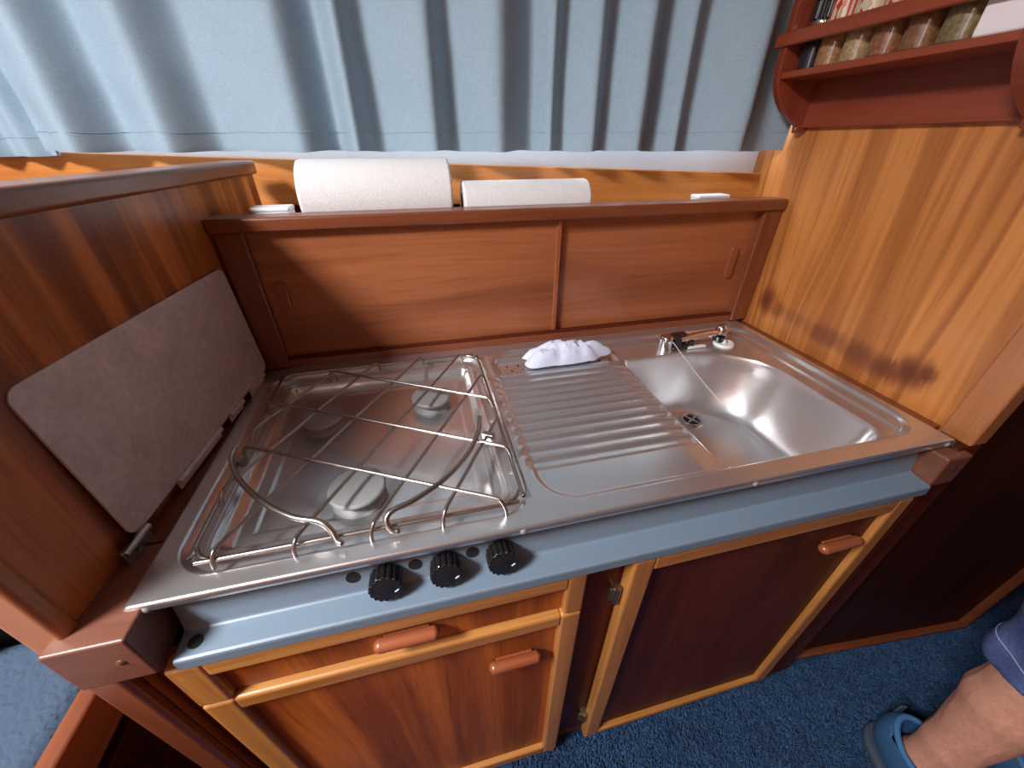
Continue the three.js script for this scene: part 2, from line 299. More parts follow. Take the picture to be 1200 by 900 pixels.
// ------------------------------------------------------------------ blue-grey control fascia
{
  const c = thing('control_panel', 'blue-grey painted metal fascia with black gas knobs under the worktop', 'panel');
  const x0 = 0.024, x1 = 0.968;
  // profile in (z, y): vertical face, fold, ledge, lip
  const prof = [[0.4165, -0.004], [0.4265, -0.058], [0.4275, -0.0600], [0.4295, -0.0612], [0.4525, -0.0632], [0.4548, -0.0645], [0.4555, -0.0668], [0.4555, -0.0790]];
  const T = 0.0015, s = new THREE.Shape();
  s.moveTo(...prof[0]); for (const p of prof.slice(1)) s.lineTo(...p);
  for (const p of [...prof].reverse()) s.lineTo(p[0] - T, p[1] - T * 0.8);
  const g = new THREE.ExtrudeGeometry(s, { depth: x1 - x0, bevelEnabled: false });
  g.rotateY(-Math.PI / 2); g.scale(-1, 1, 1); // shape x -> world z, extrude -> world x
  const p = g.attributes.position; const idx = [];
  // put it so that x runs x0..x1 and z keeps the profile
  for (let i = 0; i < p.count; i++) { const X = p.getX(i), Z = p.getZ(i); p.setX(i, x0 + Math.abs(X)); p.setZ(i, Math.abs(Z)); }
  g.computeVertexNormals();
  const flip = g.index ? g.index.array : null;
  part(c, 'fascia', g, M.fascia);
  part(c, 'backing', box([0.04, -0.078, 0.409], [0.96, -0.01, 0.4125], 0.001, 0, 1), M.hole);
  const disc = (r) => cyl(r, r, 0.0012, 28).rotateX(Math.PI / 2);
  const tilt = -Math.atan2(0.01, 0.054);
  for (const x of [0.188, 0.2525, 0.3155]) { const h = part(c, 'hole', disc(0.0072), M.hole, [x, -0.0385, 0.4231]); h.rotation.x = tilt; }
  const hl = part(c, 'hole', cyl(0.0065, 0.0065, 0.0012, 28), M.hole, [0.0385, -0.0618, 0.4405]); hl.scale.z = 1; hl.rotation.x = 0.085;
  const kn = [];
  for (const x of [0.2215, 0.2845, 0.3465]) {
    const k = new THREE.Group(); k.name = 'gas_knob'; c.add(k); k.position.set(x, -0.043, 0.4235); k.rotation.x = tilt; k.userData.label = 'black ribbed gas knob';
    const shp = new THREE.Shape(), N = 120;
    for (let i = 0; i <= N; i++) { const a = i / N * Math.PI * 2, t = Math.cos(a * 16), r = 0.0152 + 0.0007 * Math.tanh(t * 3); i ? shp.lineTo(r * Math.cos(a), r * Math.sin(a)) : shp.moveTo(r, 0); }
    part(k, 'grip', new THREE.ExtrudeGeometry(shp, { depth: 0.016, bevelEnabled: true, bevelSize: 0.001, bevelThickness: 0.0015, bevelSegments: 3 }).translate(0, 0, 0.004), M.black);
    part(k, 'shaft', cyl(0.006, 0.006, 0.006, 20).rotateX(Math.PI / 2).translate(0, 0, 0.002), M.black);
    part(k, 'face_disc', lathe([[0, 0.0008], [0.0095, 0.0006], [0.0105, 0]], 32).rotateX(Math.PI / 2), M.black, [0, 0, 0.0214]);
    part(k, 'pointer_mark', box([-0.0008, -0.0025, 0], [0.0008, 0.0025, 0.0006], 0.0002), M.white, [0.0115, -0.004, 0.0213]).rotation.z = -1.0;
  }
}
// corner blocks
{
  const b = thing('corner_block', 'reddish wooden block with a brass screw at the left front worktop corner', 'block');
  part(b, 'block', box([-0.046, -0.066, 0.36], [0.016, -0.003, 0.461], 0.003, 0, 2), M.block);
  part(b, 'screw', lathe([[0, 0.0014], [0.0028, 0.0012], [0.004, 0]], 16).rotateX(Math.PI / 2), M.brass, [0.0, -0.034, 0.461]);
  const r = thing('corner_block', 'small wooden block with a screw at the right front worktop corner', 'block');
  part(r, 'block', box([0.97, -0.07, 0.36], [1.017, -0.016, 0.452], 0.004, 0, 2), M.block);
  part(r, 'screw', lathe([[0, 0.0014], [0.0028, 0.0012], [0.004, 0]], 16).rotateX(Math.PI / 2), M.brass, [0.994, -0.036, 0.452]);
}
{ // bearer battens that carry the steel sheet
  for (const [lo, hi, l] of [[[-0.036, -0.045, 0.0], [0.012, -0.0035, 0.358], 'dark wooden batten along the left edge of the worktop'], [[0.985, -0.045, 0.0], [1.021, -0.0035, 0.402], 'brown wooden batten along the right edge of the sink']])
    part(thing('batten', l, 'batten'), 'batten_bar', box(lo, hi, 0.002, 2, 2), M.cupFrame);
}

// ------------------------------------------------------------------ stainless worktop: one pressed sheet
const SX = 1.0, SZ = 0.431;
function sdRR(x, z, x0, x1, z0, z1, r) { const cx = (x0 + x1) / 2, cz = (z0 + z1) / 2, qx = Math.abs(x - cx) - (x1 - x0) / 2 + r, qz = Math.abs(z - cz) - (z1 - z0) / 2 + r; return Math.hypot(Math.max(qx, 0), Math.max(qz, 0)) + Math.min(Math.max(qx, qz), 0) - r; }
const smin = (a, b, k) => { const h = Math.max(k - Math.abs(a - b), 0) / k; return Math.min(a, b) - h * h * k / 4; };
function sinkF(x, z) {
  let f = smin((x - 0.655) * 3.2, 0.932 - x, 0.05); f = smin(f, (z - 0.098) * 1.0, 0.05); f = smin(f, (0.4035 - z) * 1.6, 0.06);
  // tap deck cuts the back right corner
  const dd = ((x - 0.81) * -0.62 + (z - 0.092) * 0.785); f = smin(f, dd + 0.016, 0.04);
  return f;
}
function sheetY(x, z) {
  let y = 0;
  // hob well
  const d = sdRR(x, z, 0.022, 0.392, 0.028, 0.413, 0.045);
  y -= 0.009 * ss(0, 0.008, -d) + 0.012 * ss(0.030, 0.041, -d) - 0.0022 * Math.exp(-Math.pow((d + 0.0235) / 0.003, 2)) + 0.0012 * ss(0.055, 0.06, -d);
  // shallow sink and drainer area
  const e = sdRR(x, z, 0.404, 0.984, 0.026, 0.4085, 0.05);
  y -= 0.006 * ss(0, 0.009, -e);
  // a second soft step along the back and right like a pressed bead
  const e2 = sdRR(x, z, 0.38, 0.962, 0.05, 0.46, 0.05);
  if (x > 0.62) y -= 0.004 * ss(0, 0.007, -e2) * ss(0.62, 0.66, x) * ss(0, 0.011, -e);
  // drainer ridges
  if (x > 0.39 && x < 0.66 && z > 0.118 && z < 0.352) {
    const k = (z - 0.12) / 0.0208, ph = k - Math.floor(k), n = Math.floor(k);
    if (n >= 0 && n < 11) {
      const prof = ss(0.05, 0.3, ph) * (1 - ss(0.7, 0.95, ph));           // 1 in the groove
      const across = (ph - 0.5) * 0.0208, xe = 0.3985 + Math.max(0, 0.006 - Math.sqrt(Math.max(0, 0.0065 ** 2 - across * across)));
      y += -0.0032 * prof * ss(xe, xe + 0.005, x) * (1 - ss(0.650, 0.654, x)) + 0.0018 * (1 - prof) * ss(0.396, 0.402, x) * (1 - ss(0.650, 0.654, x));
    }
  }
  // soap dish
  const sd = sdRR(x, z, 0.412, 0.655, 0.05, 0.104, 0.008);
  if (sd < 0) y -= 0.007 * ss(0, 0.006, -sd);
  const lip = sdRR(x, z, 0.3985, 0.657, 0.04, 0.1135, 0.004);
  y += 0.0014 * (1 - ss(-0.001, 0.0008, lip));
  // sink basin
  const f = sinkF(x, z);
  if (f > 0) { const t = Math.min(1, f / 0.058); y -= 0.118 * (1 - Math.pow(1 - t, 2.3)) * ss(0, 0.006, f) + 0.004 * ss(0.06, 0.16, f); }
  // edges roll down
  y -= 0.003 * (1 - ss(0, 0.004, Math.min(x, 1 - x)));
  return y;
}
const DRAIN = [0.797, 0.172];
{
  const c = thing('worktop', 'brushed stainless steel worktop with a hob well, ribbed drainer and sink', 'worktop');
  const nx = 560, nz = 250, xs = [], zs = [];
  for (let i = 0; i <= nx; i++) xs.push(SX * i / nx); for (let j = 0; j <= nz; j++) zs.push(SZ * j / nz);
  // rows of the front lip
  const lip = [[SZ + 0.0012, -0.0005], [SZ + 0.0022, -0.0016], [SZ + 0.0025, -0.0035], [SZ + 0.0025, -0.0095], [SZ + 0.0012, -0.0098], [SZ + 0.0012, -0.004]];
  const rows = nz + 1 + lip.length, P = new Float32Array((nx + 1) * rows * 3), UV = new Float32Array((nx + 1) * rows * 2), I = [];
  for (let j = 0; j < rows; j++) for (let i = 0; i <= nx; i++) {
    const k = j * (nx + 1) + i; let x = xs[i], z, y;
    if (j <= nz) { z = zs[j]; y = sheetY(x, z); } else { z = lip[j - nz - 1][0]; y = sheetY(x, SZ) + lip[j - nz - 1][1]; }
    P.set([x, y, z], k * 3); UV.set([x, z + (j > nz ? -y : 0)], k * 2);
  }
  for (let j = 0; j < rows - 1; j++) for (let i = 0; i < nx; i++) { const a = j * (nx + 1) + i, b = a + 1, d = a + nx + 1, e = d + 1; I.push(a, d, b, b, d, e); }
  const g = new THREE.BufferGeometry(); g.setAttribute('position', new THREE.BufferAttribute(P, 3)); g.setAttribute('uv', new THREE.BufferAttribute(UV, 2)); g.setIndex(I); g.computeVertexNormals();
  part(c, 'pressed_sheet', g, M.steel);
  for (const [x, y] of [[0.372, -0.006], [0.669, -0.006], [0.985, -0.006], [0.016, -0.008]]) part(c, 'screw', lathe([[0, 0.0024], [0.0025, 0.0019], [0.0042, 0]], 16).rotateX(Math.PI / 2), M.burner, [x, y, SZ + 0.0025]);
  // drain
  const dg = new THREE.Group(); dg.name = 'drain'; c.add(dg); const dy = sheetY(...DRAIN); dg.position.set(DRAIN[0], dy + 0.0005, DRAIN[1]); dg.userData.label = 'round sink drain';
  part(dg, 'drain_ring', lathe([[0.016, 0.0], [0.017, 0.0024], [0.0205, 0.0026], [0.024, 0.0008], [0.0245, -0.002]], 40), M.chrome);
  part(dg, 'drain_hole', cyl(0.0168, 0.0168, 0.001, 32), M.hole, [0, 0.0004, 0]);
  part(dg, 'strainer', merge([box([-0.0165, 0, -0.0018], [0.0165, 0.0016, 0.0018], 0.0006), box([-0.0018, 0, -0.0165], [0.0018, 0.0016, 0.0165], 0.0006), cyl(0.005, 0.005, 0.002, 20)]), M.chrome, [0, 0.0008, 0]).rotation.y = 0.5;
  // soap dish holes
  for (let i = 0; i < 10; i++) for (let j = 0; j < 2; j++) part(c, 'dish_hole', cyl(0.0021, 0.0021, 0.0006, 14), M.hole, [0.435 + i * 0.022 + (j ? 0.006 : 0), sheetY(0.47, 0.078) + 0.0003, 0.071 + j * 0.017]);
  // burners
  for (const [x, z, r] of [[0.124, 0.168, 0.030], [0.289, 0.150, 0.0315], [0.190, 0.328, 0.034]]) {
    const b = new THREE.Group(); b.name = 'burner'; c.add(b); b.position.set(x, -0.0225, z); b.userData.label = 'round grey gas burner';
    part(b, 'burner_base', lathe([[0.0001, 0], [r * 0.95, 0], [r * 0.95, 0.0025], [r * 0.62, 0.006], [r * 0.62, 0.013], [0.0001, 0.013]], 40), M.burner);
    part(b, 'flame_ring', lathe([[r * 0.6, 0.010], [r * 0.86, 0.012], [r * 0.9, 0.0155], [r * 0.86, 0.0165], [0.0001, 0.0165]], 40), M.burner);
    part(b, 'burner_cap', lathe([[0.0001, 0.0230], [r * 0.3, 0.0230], [r * 0.9, 0.0222], [r * 0.98, 0.0205], [r, 0.0182], [r * 0.97, 0.0165], [0.0001, 0.0165]], 48), M.burner);
  }
}
// ------------------------------------------------------------------ wire grate
{
  const c = thing('pan_grate', 'lattice of bent steel wire over the gas burners with two curved pan holders', 'grate');
  const RY = 0.0075, TY = 0.019, R = 0.0022;
  const x0 = 0.043, x1 = 0.381, z0 = 0.042, z1 = 0.404, r = 0.028, pts = [];
  for (const [cx, cz, a0] of [[x1 - r, z0 + r, -90], [x1 - r, z1 - r, 0], [x0 + r, z1 - r, 90], [x0 + r, z0 + r, 180]]) for (let k = 0; k <= 6; k++) { const a = (a0 + k * 15) * Math.PI / 180; pts.push([cx + r * Math.cos(a), RY, cz + r * Math.sin(a)]); }
  part(c, 'outer_rail', tube(pts, 0.0024, 200, true, 10), M.wire);
  function rod(ax, az, bx, bz, y, wave) {
    const L = Math.hypot(bx - ax, bz - az), ux = (bx - ax) / L, uz = (bz - az) / L;
    const P = [[ax, RY - 0.007, az], [ax + ux * 0.001, RY + 0.001, az + uz * 0.001], [ax + ux * 0.006, y - 0.003, az + uz * 0.006], [ax + ux * 0.013, y, az + uz * 0.013]];
    const n = 6; for (let i = 1; i < n; i++) { const t = i / n; P.push([ax + ux * (0.013 + (L - 0.026) * t), y + (wave ? 0.0006 * Math.sin(i * 2.4) : 0), az + uz * (0.013 + (L - 0.026) * t)]); }
    P.push([bx - ux * 0.013, y, bz - uz * 0.013], [bx - ux * 0.006, y - 0.003, bz - uz * 0.006], [bx - ux * 0.001, RY + 0.001, bz - uz * 0.001], [bx, RY - 0.007, bz]);
    part(c, 'grate_rod', tube(P, R, 60, false, 8), M.wire);
  }
  rod(0.045, 0.216, 0.133, 0.068, TY, 1); rod(0.045, 0.325, 0.204, 0.047, TY, 1); rod(0.066, 0.408, 0.281, 0.045, TY, 1);
  rod(0.140, 0.412, 0.352, 0.052, TY, 1); rod(0.214, 0.412, 0.380, 0.130, TY, 1); rod(0.288, 0.412, 0.382, 0.254, TY, 1);
  rod(0.122, 0.070, 0.381, 0.218, TY + 0.0044); rod(0.045, 0.144, 0.383, 0.331, TY + 0.0044); rod(0.045, 0.246, 0.358, 0.412, TY + 0.0044);
  // pan holders: curved arms clamped on the rail
  part(c, 'pan_holder', tube([[0.046, 0.030, 0.262], [0.049, 0.028, 0.283], [0.071, 0.026, 0.320], [0.105, 0.026, 0.358], [0.138, 0.026, 0.384], [0.166, 0.025, 0.396], [0.177, 0.018, 0.404], [0.182, 0.011, 0.412], [0.186, 0.0095, 0.415]], 0.0031, 80, false, 10), M.wire);
  part(c, 'pan_holder', tube([[0.352, 0.031, 0.270], [0.346, 0.029, 0.296], [0.326, 0.027, 0.334], [0.297, 0.026, 0.366], [0.262, 0.025, 0.389], [0.238, 0.024, 0.398], [0.231, 0.018, 0.405], [0.236, 0.010, 0.412], [0.241, 0.009, 0.413]], 0.0031, 80, false, 10), M.wire);
  const clamp = (x, z, ry) => { const k = part(c, 'clamp', merge([box([-0.008, -0.004, -0.004], [0.008, 0.004, 0.004], 0.001), cyl(0.0055, 0.0055, 0.003, 18).rotateX(Math.PI / 2).translate(0.002, -0.001, 0.006)]), M.wire, [x, 0.024, z]); k.rotation.y = ry; };
  clamp(0.054, 0.280, 0.9); clamp(0.358, 0.302, -0.6);
}
// ------------------------------------------------------------------ hob lid leaning on the partition
{
  const c = thing('hob_lid', 'flat grey metal hob lid hinged up against the left partition', 'lid', [-0.0005, 0.008, 0.012]);
  c.rotation.y = -0.082;
  const W = 0.349, Hh = 0.176, g = new THREE.ExtrudeGeometry(rrShape(W, Hh, 0.012), { depth: 0.0016, bevelEnabled: true, bevelSize: 0.0006, bevelThickness: 0.0005, bevelSegments: 2, curveSegments: 10 });
  g.rotateY(Math.PI / 2).translate(0, Hh / 2, W / 2);
  const p = part(c, 'plate', g, M.lid, [0.008, 0.004, 0]); p.rotation.z = 0.045;
  for (const [a, b] of [[0.025, 0.075], [0.105, 0.145], [0.175, 0.275]])
    part(c, 'hinge', merge([cyl(0.0035, 0.0035, b - a, 14).rotateX(Math.PI / 2).translate(0, 0, (a + b) / 2), box([-0.004, -0.012, a], [-0.002, 0.006, b], 0.0006)]), M.lid, [0.013, 0.004, 0]);
  part(c, 'hinge_end', merge([cyl(0.0042, 0.0042, 0.035, 14).rotateX(Math.PI / 2), box([-0.003, -0.02, -0.016], [0.001, 0.004, 0.02], 0.001), cyl(0.003, 0.003, 0.004, 12).rotateZ(Math.PI / 2).translate(0.003, -0.006, 0.006)]), M.wire, [0.013, 0.002, 0.352]);
}
// ------------------------------------------------------------------ tap
{
  const y0 = sheetY(0.84, 0.075);
  const c = thing('folding_tap', 'chrome and black folding tap lying flat behind the sink', 'tap', [0.762, y0, 0.074]);
  const tb = merge([lathe([[0.0001, 0.030], [0.010, 0.030], [0.0135, 0.027], [0.0145, 0.020], [0.0145, 0.0]], 28)]);
  part(c, 'tap_body', tb, M.chrome, [0.006, 0, 0]);
  part(c, 'black_collar', merge([cyl(0.0165, 0.0165, 0.014, 28).rotateZ(Math.PI / 2).translate(0.024, 0.016, 0), box([0.016, 0.0, -0.016], [0.056, 0.009, 0.014], 0.004), box([0.02, 0.026, -0.01], [0.05, 0.031, 0.006], 0.002)]), M.black);
  part(c, 'spout', tube([[0.026, 0.017, 0.0], [0.05, 0.0185, 0.0], [0.08, 0.021, -0.001], [0.112, 0.0225, -0.002], [0.128, 0.021, -0.002]], 0.0082, 40, false, 14), M.chrome);
  part(c, 'spout_head', merge([lathe([[0.0001, 0.018], [0.006, 0.0175], [0.0105, 0.012], [0.0125, 0.002], [0.0125, -0.006], [0.0001, -0.006]], 24)]), M.chrome, [0.135, 0.022, -0.002]);
  part(c, 'black_nozzle', cyl(0.0122, 0.011, 0.010, 24), M.black, [0.131, 0.0115, 0.001]);
  part(c, 'lever', merge([box([0.05, 0.001, 0.008], [0.092, 0.0055, 0.017], 0.002)]), M.white);
  part(c, 'pivot', merge([cyl(0.006, 0.007, 0.012, 18).translate(0.062, 0.008, 0.006)]), M.black);
  const r = thing('sink_plug', 'white round plug ring beside the tap', 'plug', [0.902, y0, 0.083]);
  part(r, 'plug_ring', lathe([[0.0001, 0.002], [0.012, 0.002], [0.014, 0.0045], [0.019, 0.0045], [0.0205, 0.002], [0.0205, 0.0]], 32), M.white);
  part(r, 'plug_grip', cyl(0.0035, 0.005, 0.008, 16), M.white, [0, 0.006, 0]);
}
// thin plug chain lying down into the sink
{
  const P = []; for (let i = 0; i <= 12; i++) { const t = i / 12; P.push([0.772 + t * 0.096, 0.014 - t * 0.118 - 0.004 * Math.sin(Math.PI * t), 0.084 + t * 0.078]); }
  const k = thing('plug_chain', 'thin pale chain running from the tap into the sink', 'chain'); part(k, 'chain_strand', tube(P, 0.0007, 70, false, 6), M.white);
}
// ------------------------------------------------------------------ crumpled paper towel on the soap dish
{
  const nx = 70, nz = 34, cx = 0.545, cz = 0.078, P = [], I = [], T = 0.0012;
  const top = [];
  const out = (a) => 0.086 * (1 + 0.10 * Math.sin(a * 3 + 1) + 0.07 * Math.sin(a * 5 + 2) + 0.03 * Math.sin(a * 9));
  const nr = 26, na = 96; const pos = [], uv = [];
  for (let s = 0; s < 2; s++) for (let i = 0; i <= nr; i++) for (let j = 0; j < na; j++) {
    const a = j / na * Math.PI * 2, t = i / nr, R = out(a) * t, x = cx + R * Math.cos(a) * 1.0, z = cz + R * Math.sin(a) * 0.36;
    const n = vnoise(x * 70 + 9, z * 70 + 4, 1e6, 1e6, 61) * 0.6 + vnoise(x * 190, z * 190, 1e6, 1e6, 62) * 0.25, ridge = Math.abs(vnoise(x * 45 + 3, z * 60, 1e6, 1e6, 63) - 0.5) * 2;
    const dome = Math.pow(1 - Math.pow(t, 2.4), 0.75);
    let y = 0.002 + dome * (0.016 + 0.016 * n + 0.014 * (1 - ridge) + 0.008 * Math.exp(-Math.pow((x - 0.61) / 0.02, 2))) + 0.004 * n * (1 - dome);
    if (s) y = Math.max(0.0005, y - T);
    pos.push(x, y, z); uv.push(x, z);
  }
  const id = (s, i, j) => s * (nr + 1) * na + i * na + (j % na);
  for (let i = 0; i < nr; i++) for (let j = 0; j < na; j++) { const q = [id(0, i, j), id(0, i + 1, j), id(0, i, j + 1), id(0, i + 1, j + 1)]; I.push(q[0], q[2], q[1], q[1], q[2], q[3]); const w = [id(1, i, j), id(1, i + 1, j), id(1, i, j + 1), id(1, i + 1, j + 1)]; I.push(w[0], w[1], w[2], w[1], w[3], w[2]); }
  for (let j = 0; j < na; j++) I.push(id(0, nr, j), id(0, nr, j + 1), id(1, nr, j), id(1, nr, j), id(0, nr, j + 1), id(1, nr, j + 1));
  const g = new THREE.BufferGeometry(); g.setAttribute('position', new THREE.Float32BufferAttribute(pos, 3)); g.setAttribute('uv', new THREE.Float32BufferAttribute(uv, 2)); g.setIndex(I); g.computeVertexNormals();
  M.paper = new THREE.MeshStandardMaterial({ color: new THREE.Color().setRGB(0.66, 0.7, 0.86), roughness: 0.95 });
  const o = part(scene, 'paper_towel', g, M.paper, [0, -0.0035, 0]); tag(o, 'crumpled pale lilac paper towel lying on the soap dish', 'paper towel');
}

// ------------------------------------------------------------------ sliding-door cupboard at the back
{
  const c = thing('sliding_cupboard', 'low mahogany cupboard with two sliding doors behind the worktop', 'cupboard');
  const zf = 0.0, H = 0.25;
  part(c, 'top_board', box([-0.002, 0.235, -0.038], [1.021, 0.256, 0.008], 0.004, 0, 3), M.cupFrame);
  part(c, 'stile', box([0.002, 0.001, -0.02], [0.043, 0.236, 0.003], 0.004, 1, 3), M.cupFrame);
  part(c, 'stile', box([0.980, 0.001, -0.02], [1.021, 0.236, 0.003], 0.004, 1, 3), M.cupFrame);
  part(c, 'bottom_track', box([0.043, -0.006, -0.03], [0.98, 0.014, -0.0005], 0.002, 0, 2), M.cupFrame);
  part(c, 'track_lip', box([0.043, 0.012, -0.006], [0.98, 0.021, -0.0015], 0.001, 0, 2), M.dark);
  const d1 = new THREE.Group(); d1.name = 'sliding_door'; c.add(d1);
  part(d1, 'door_board', box([0.042, 0.016, -0.014], [0.552, 0.236, -0.0075], 0.0008, 0, 1), M.cupDoor);
  part(d1, 'edge_strip', box([0.547, 0.016, -0.0142], [0.556, 0.236, -0.0045], 0.0015, 1, 2), M.handle);
  const d2 = new THREE.Group(); d2.name = 'sliding_door'; c.add(d2);
  part(d2, 'door_board', box([0.545, 0.016, -0.026], [0.981, 0.236, -0.0165], 0.0008, 0, 1), M.cupDoor);
  for (const [d, x, y, z] of [[d1, 0.068, 0.122, -0.0135], [d2, 0.948, 0.132, -0.0225]]) {
    const g = new THREE.ExtrudeGeometry(rrShape(0.0135, 0.064, 0.0067), { depth: 0.004, bevelEnabled: true, bevelSize: 0.0018, bevelThickness: 0.002, bevelSegments: 4, curveSegments: 10 });
    const h = part(d, 'finger_pull', uvGrain(g, 1), M.handle, [x, y, z + 0.006]); h.rotation.z = 0;
  }
  part(c, 'shelf_floor', box([0.014, 0.200, -0.115], [1.021, 0.2145, -0.03], 0.001, 0, 1), M.dark);
  part(c, 'back_board', box([0.014, -0.05, -0.034], [1.021, 0.2, -0.028], 0.001, 0, 1), M.dark);
}
{ // deeper ledge between cupboard and hull
  const w = structure('trim_1', 'dark ledge between the cupboard and the hull side');
  const s = new THREE.Shape(); s.moveTo(0.0, 0.1151); s.lineTo(1.021, 0.1151); s.lineTo(1.021, 0.1); s.lineTo(-0.0, 0.3); s.closePath();
  const g = uvGrain(new THREE.ExtrudeGeometry(s, { depth: 0.0145, bevelEnabled: false }).rotateX(-Math.PI / 2), 0); part(w, 'ledge_board', g, M.dark, [0, 0.2, 0]);
}
// paper rolls and white boxes on the ledge
{
  const emb = dataTex(256, 256, (u, v) => { const a = Math.sin((u + v) * 40 * Math.PI) * Math.sin((u - v) * 28 * Math.PI), n = vnoise(u * 30, v * 30, 30, 30, 45); const k = 128 + 60 * a * n + 40 * (n - 0.5); return [k, k, k]; }, false, [14, 14]);
  M.roll = new THREE.MeshStandardMaterial({ color: new THREE.Color().setRGB(0.8, 0.78, 0.77), roughness: 0.95, bumpMap: emb, bumpScale: 0.0014 });
  M.card = new THREE.MeshStandardMaterial({ color: new THREE.Color().setRGB(0.42, 0.32, 0.22), roughness: 0.9 });
  for (const [x0, x1, r, y, z, l] of [[0.123, 0.367, 0.056, 0.2715, -0.090, 'larger white paper towel roll lying on the cupboard by the hob'], [0.386, 0.622, 0.0385, 0.2545, -0.072, 'thinner used white paper towel roll lying on the cupboard']]) {
    const L = x1 - x0, ri = 0.019;
    const o = thing('paper_roll', l, 'paper roll', [(x0 + x1) / 2, y, z], 'paper towel rolls on the cupboard');
    const g = lathe([[ri, -L / 2], [r - 0.004, -L / 2], [r - 0.001, -L / 2 + 0.0015], [r, -L / 2 + 0.005], [r, 0], [r, L / 2 - 0.005], [r - 0.001, L / 2 - 0.0015], [r - 0.004, L / 2], [ri, L / 2]], 64);
    const p = g.attributes.position, uv = g.attributes.uv; for (let i = 0; i < p.count; i++) uv.setXY(i, uv.getX(i) * 2 * Math.PI * r, p.getY(i));
    part(o, 'paper_winding', g.rotateZ(Math.PI / 2), M.roll);
    part(o, 'core', new THREE.CylinderGeometry(ri, ri, L - 0.002, 32, 1, true).rotateZ(Math.PI / 2), M.card);
  }
  for (const [x0, x1, z0, z1, y1, l] of [[0.044, 0.104, -0.085, -0.045, 0.2625, 'small white plastic box on the cupboard beside the left partition'], [0.856, 0.928, -0.075, -0.045, 0.2605, 'small white plastic box on the cupboard near the right partition']]) {
    const o = thing('plastic_box', l, 'box');
    part(o, 'body', box([x0 + 0.001, 0.2147, z0 + 0.001], [x1 - 0.001, y1 - 0.006, z1 - 0.001], 0.002, 1, 2), M.white);
    part(o, 'cover', box([x0, y1 - 0.007, z0], [x1, y1, z1], 0.0028, 1, 3), M.white);
  }
}

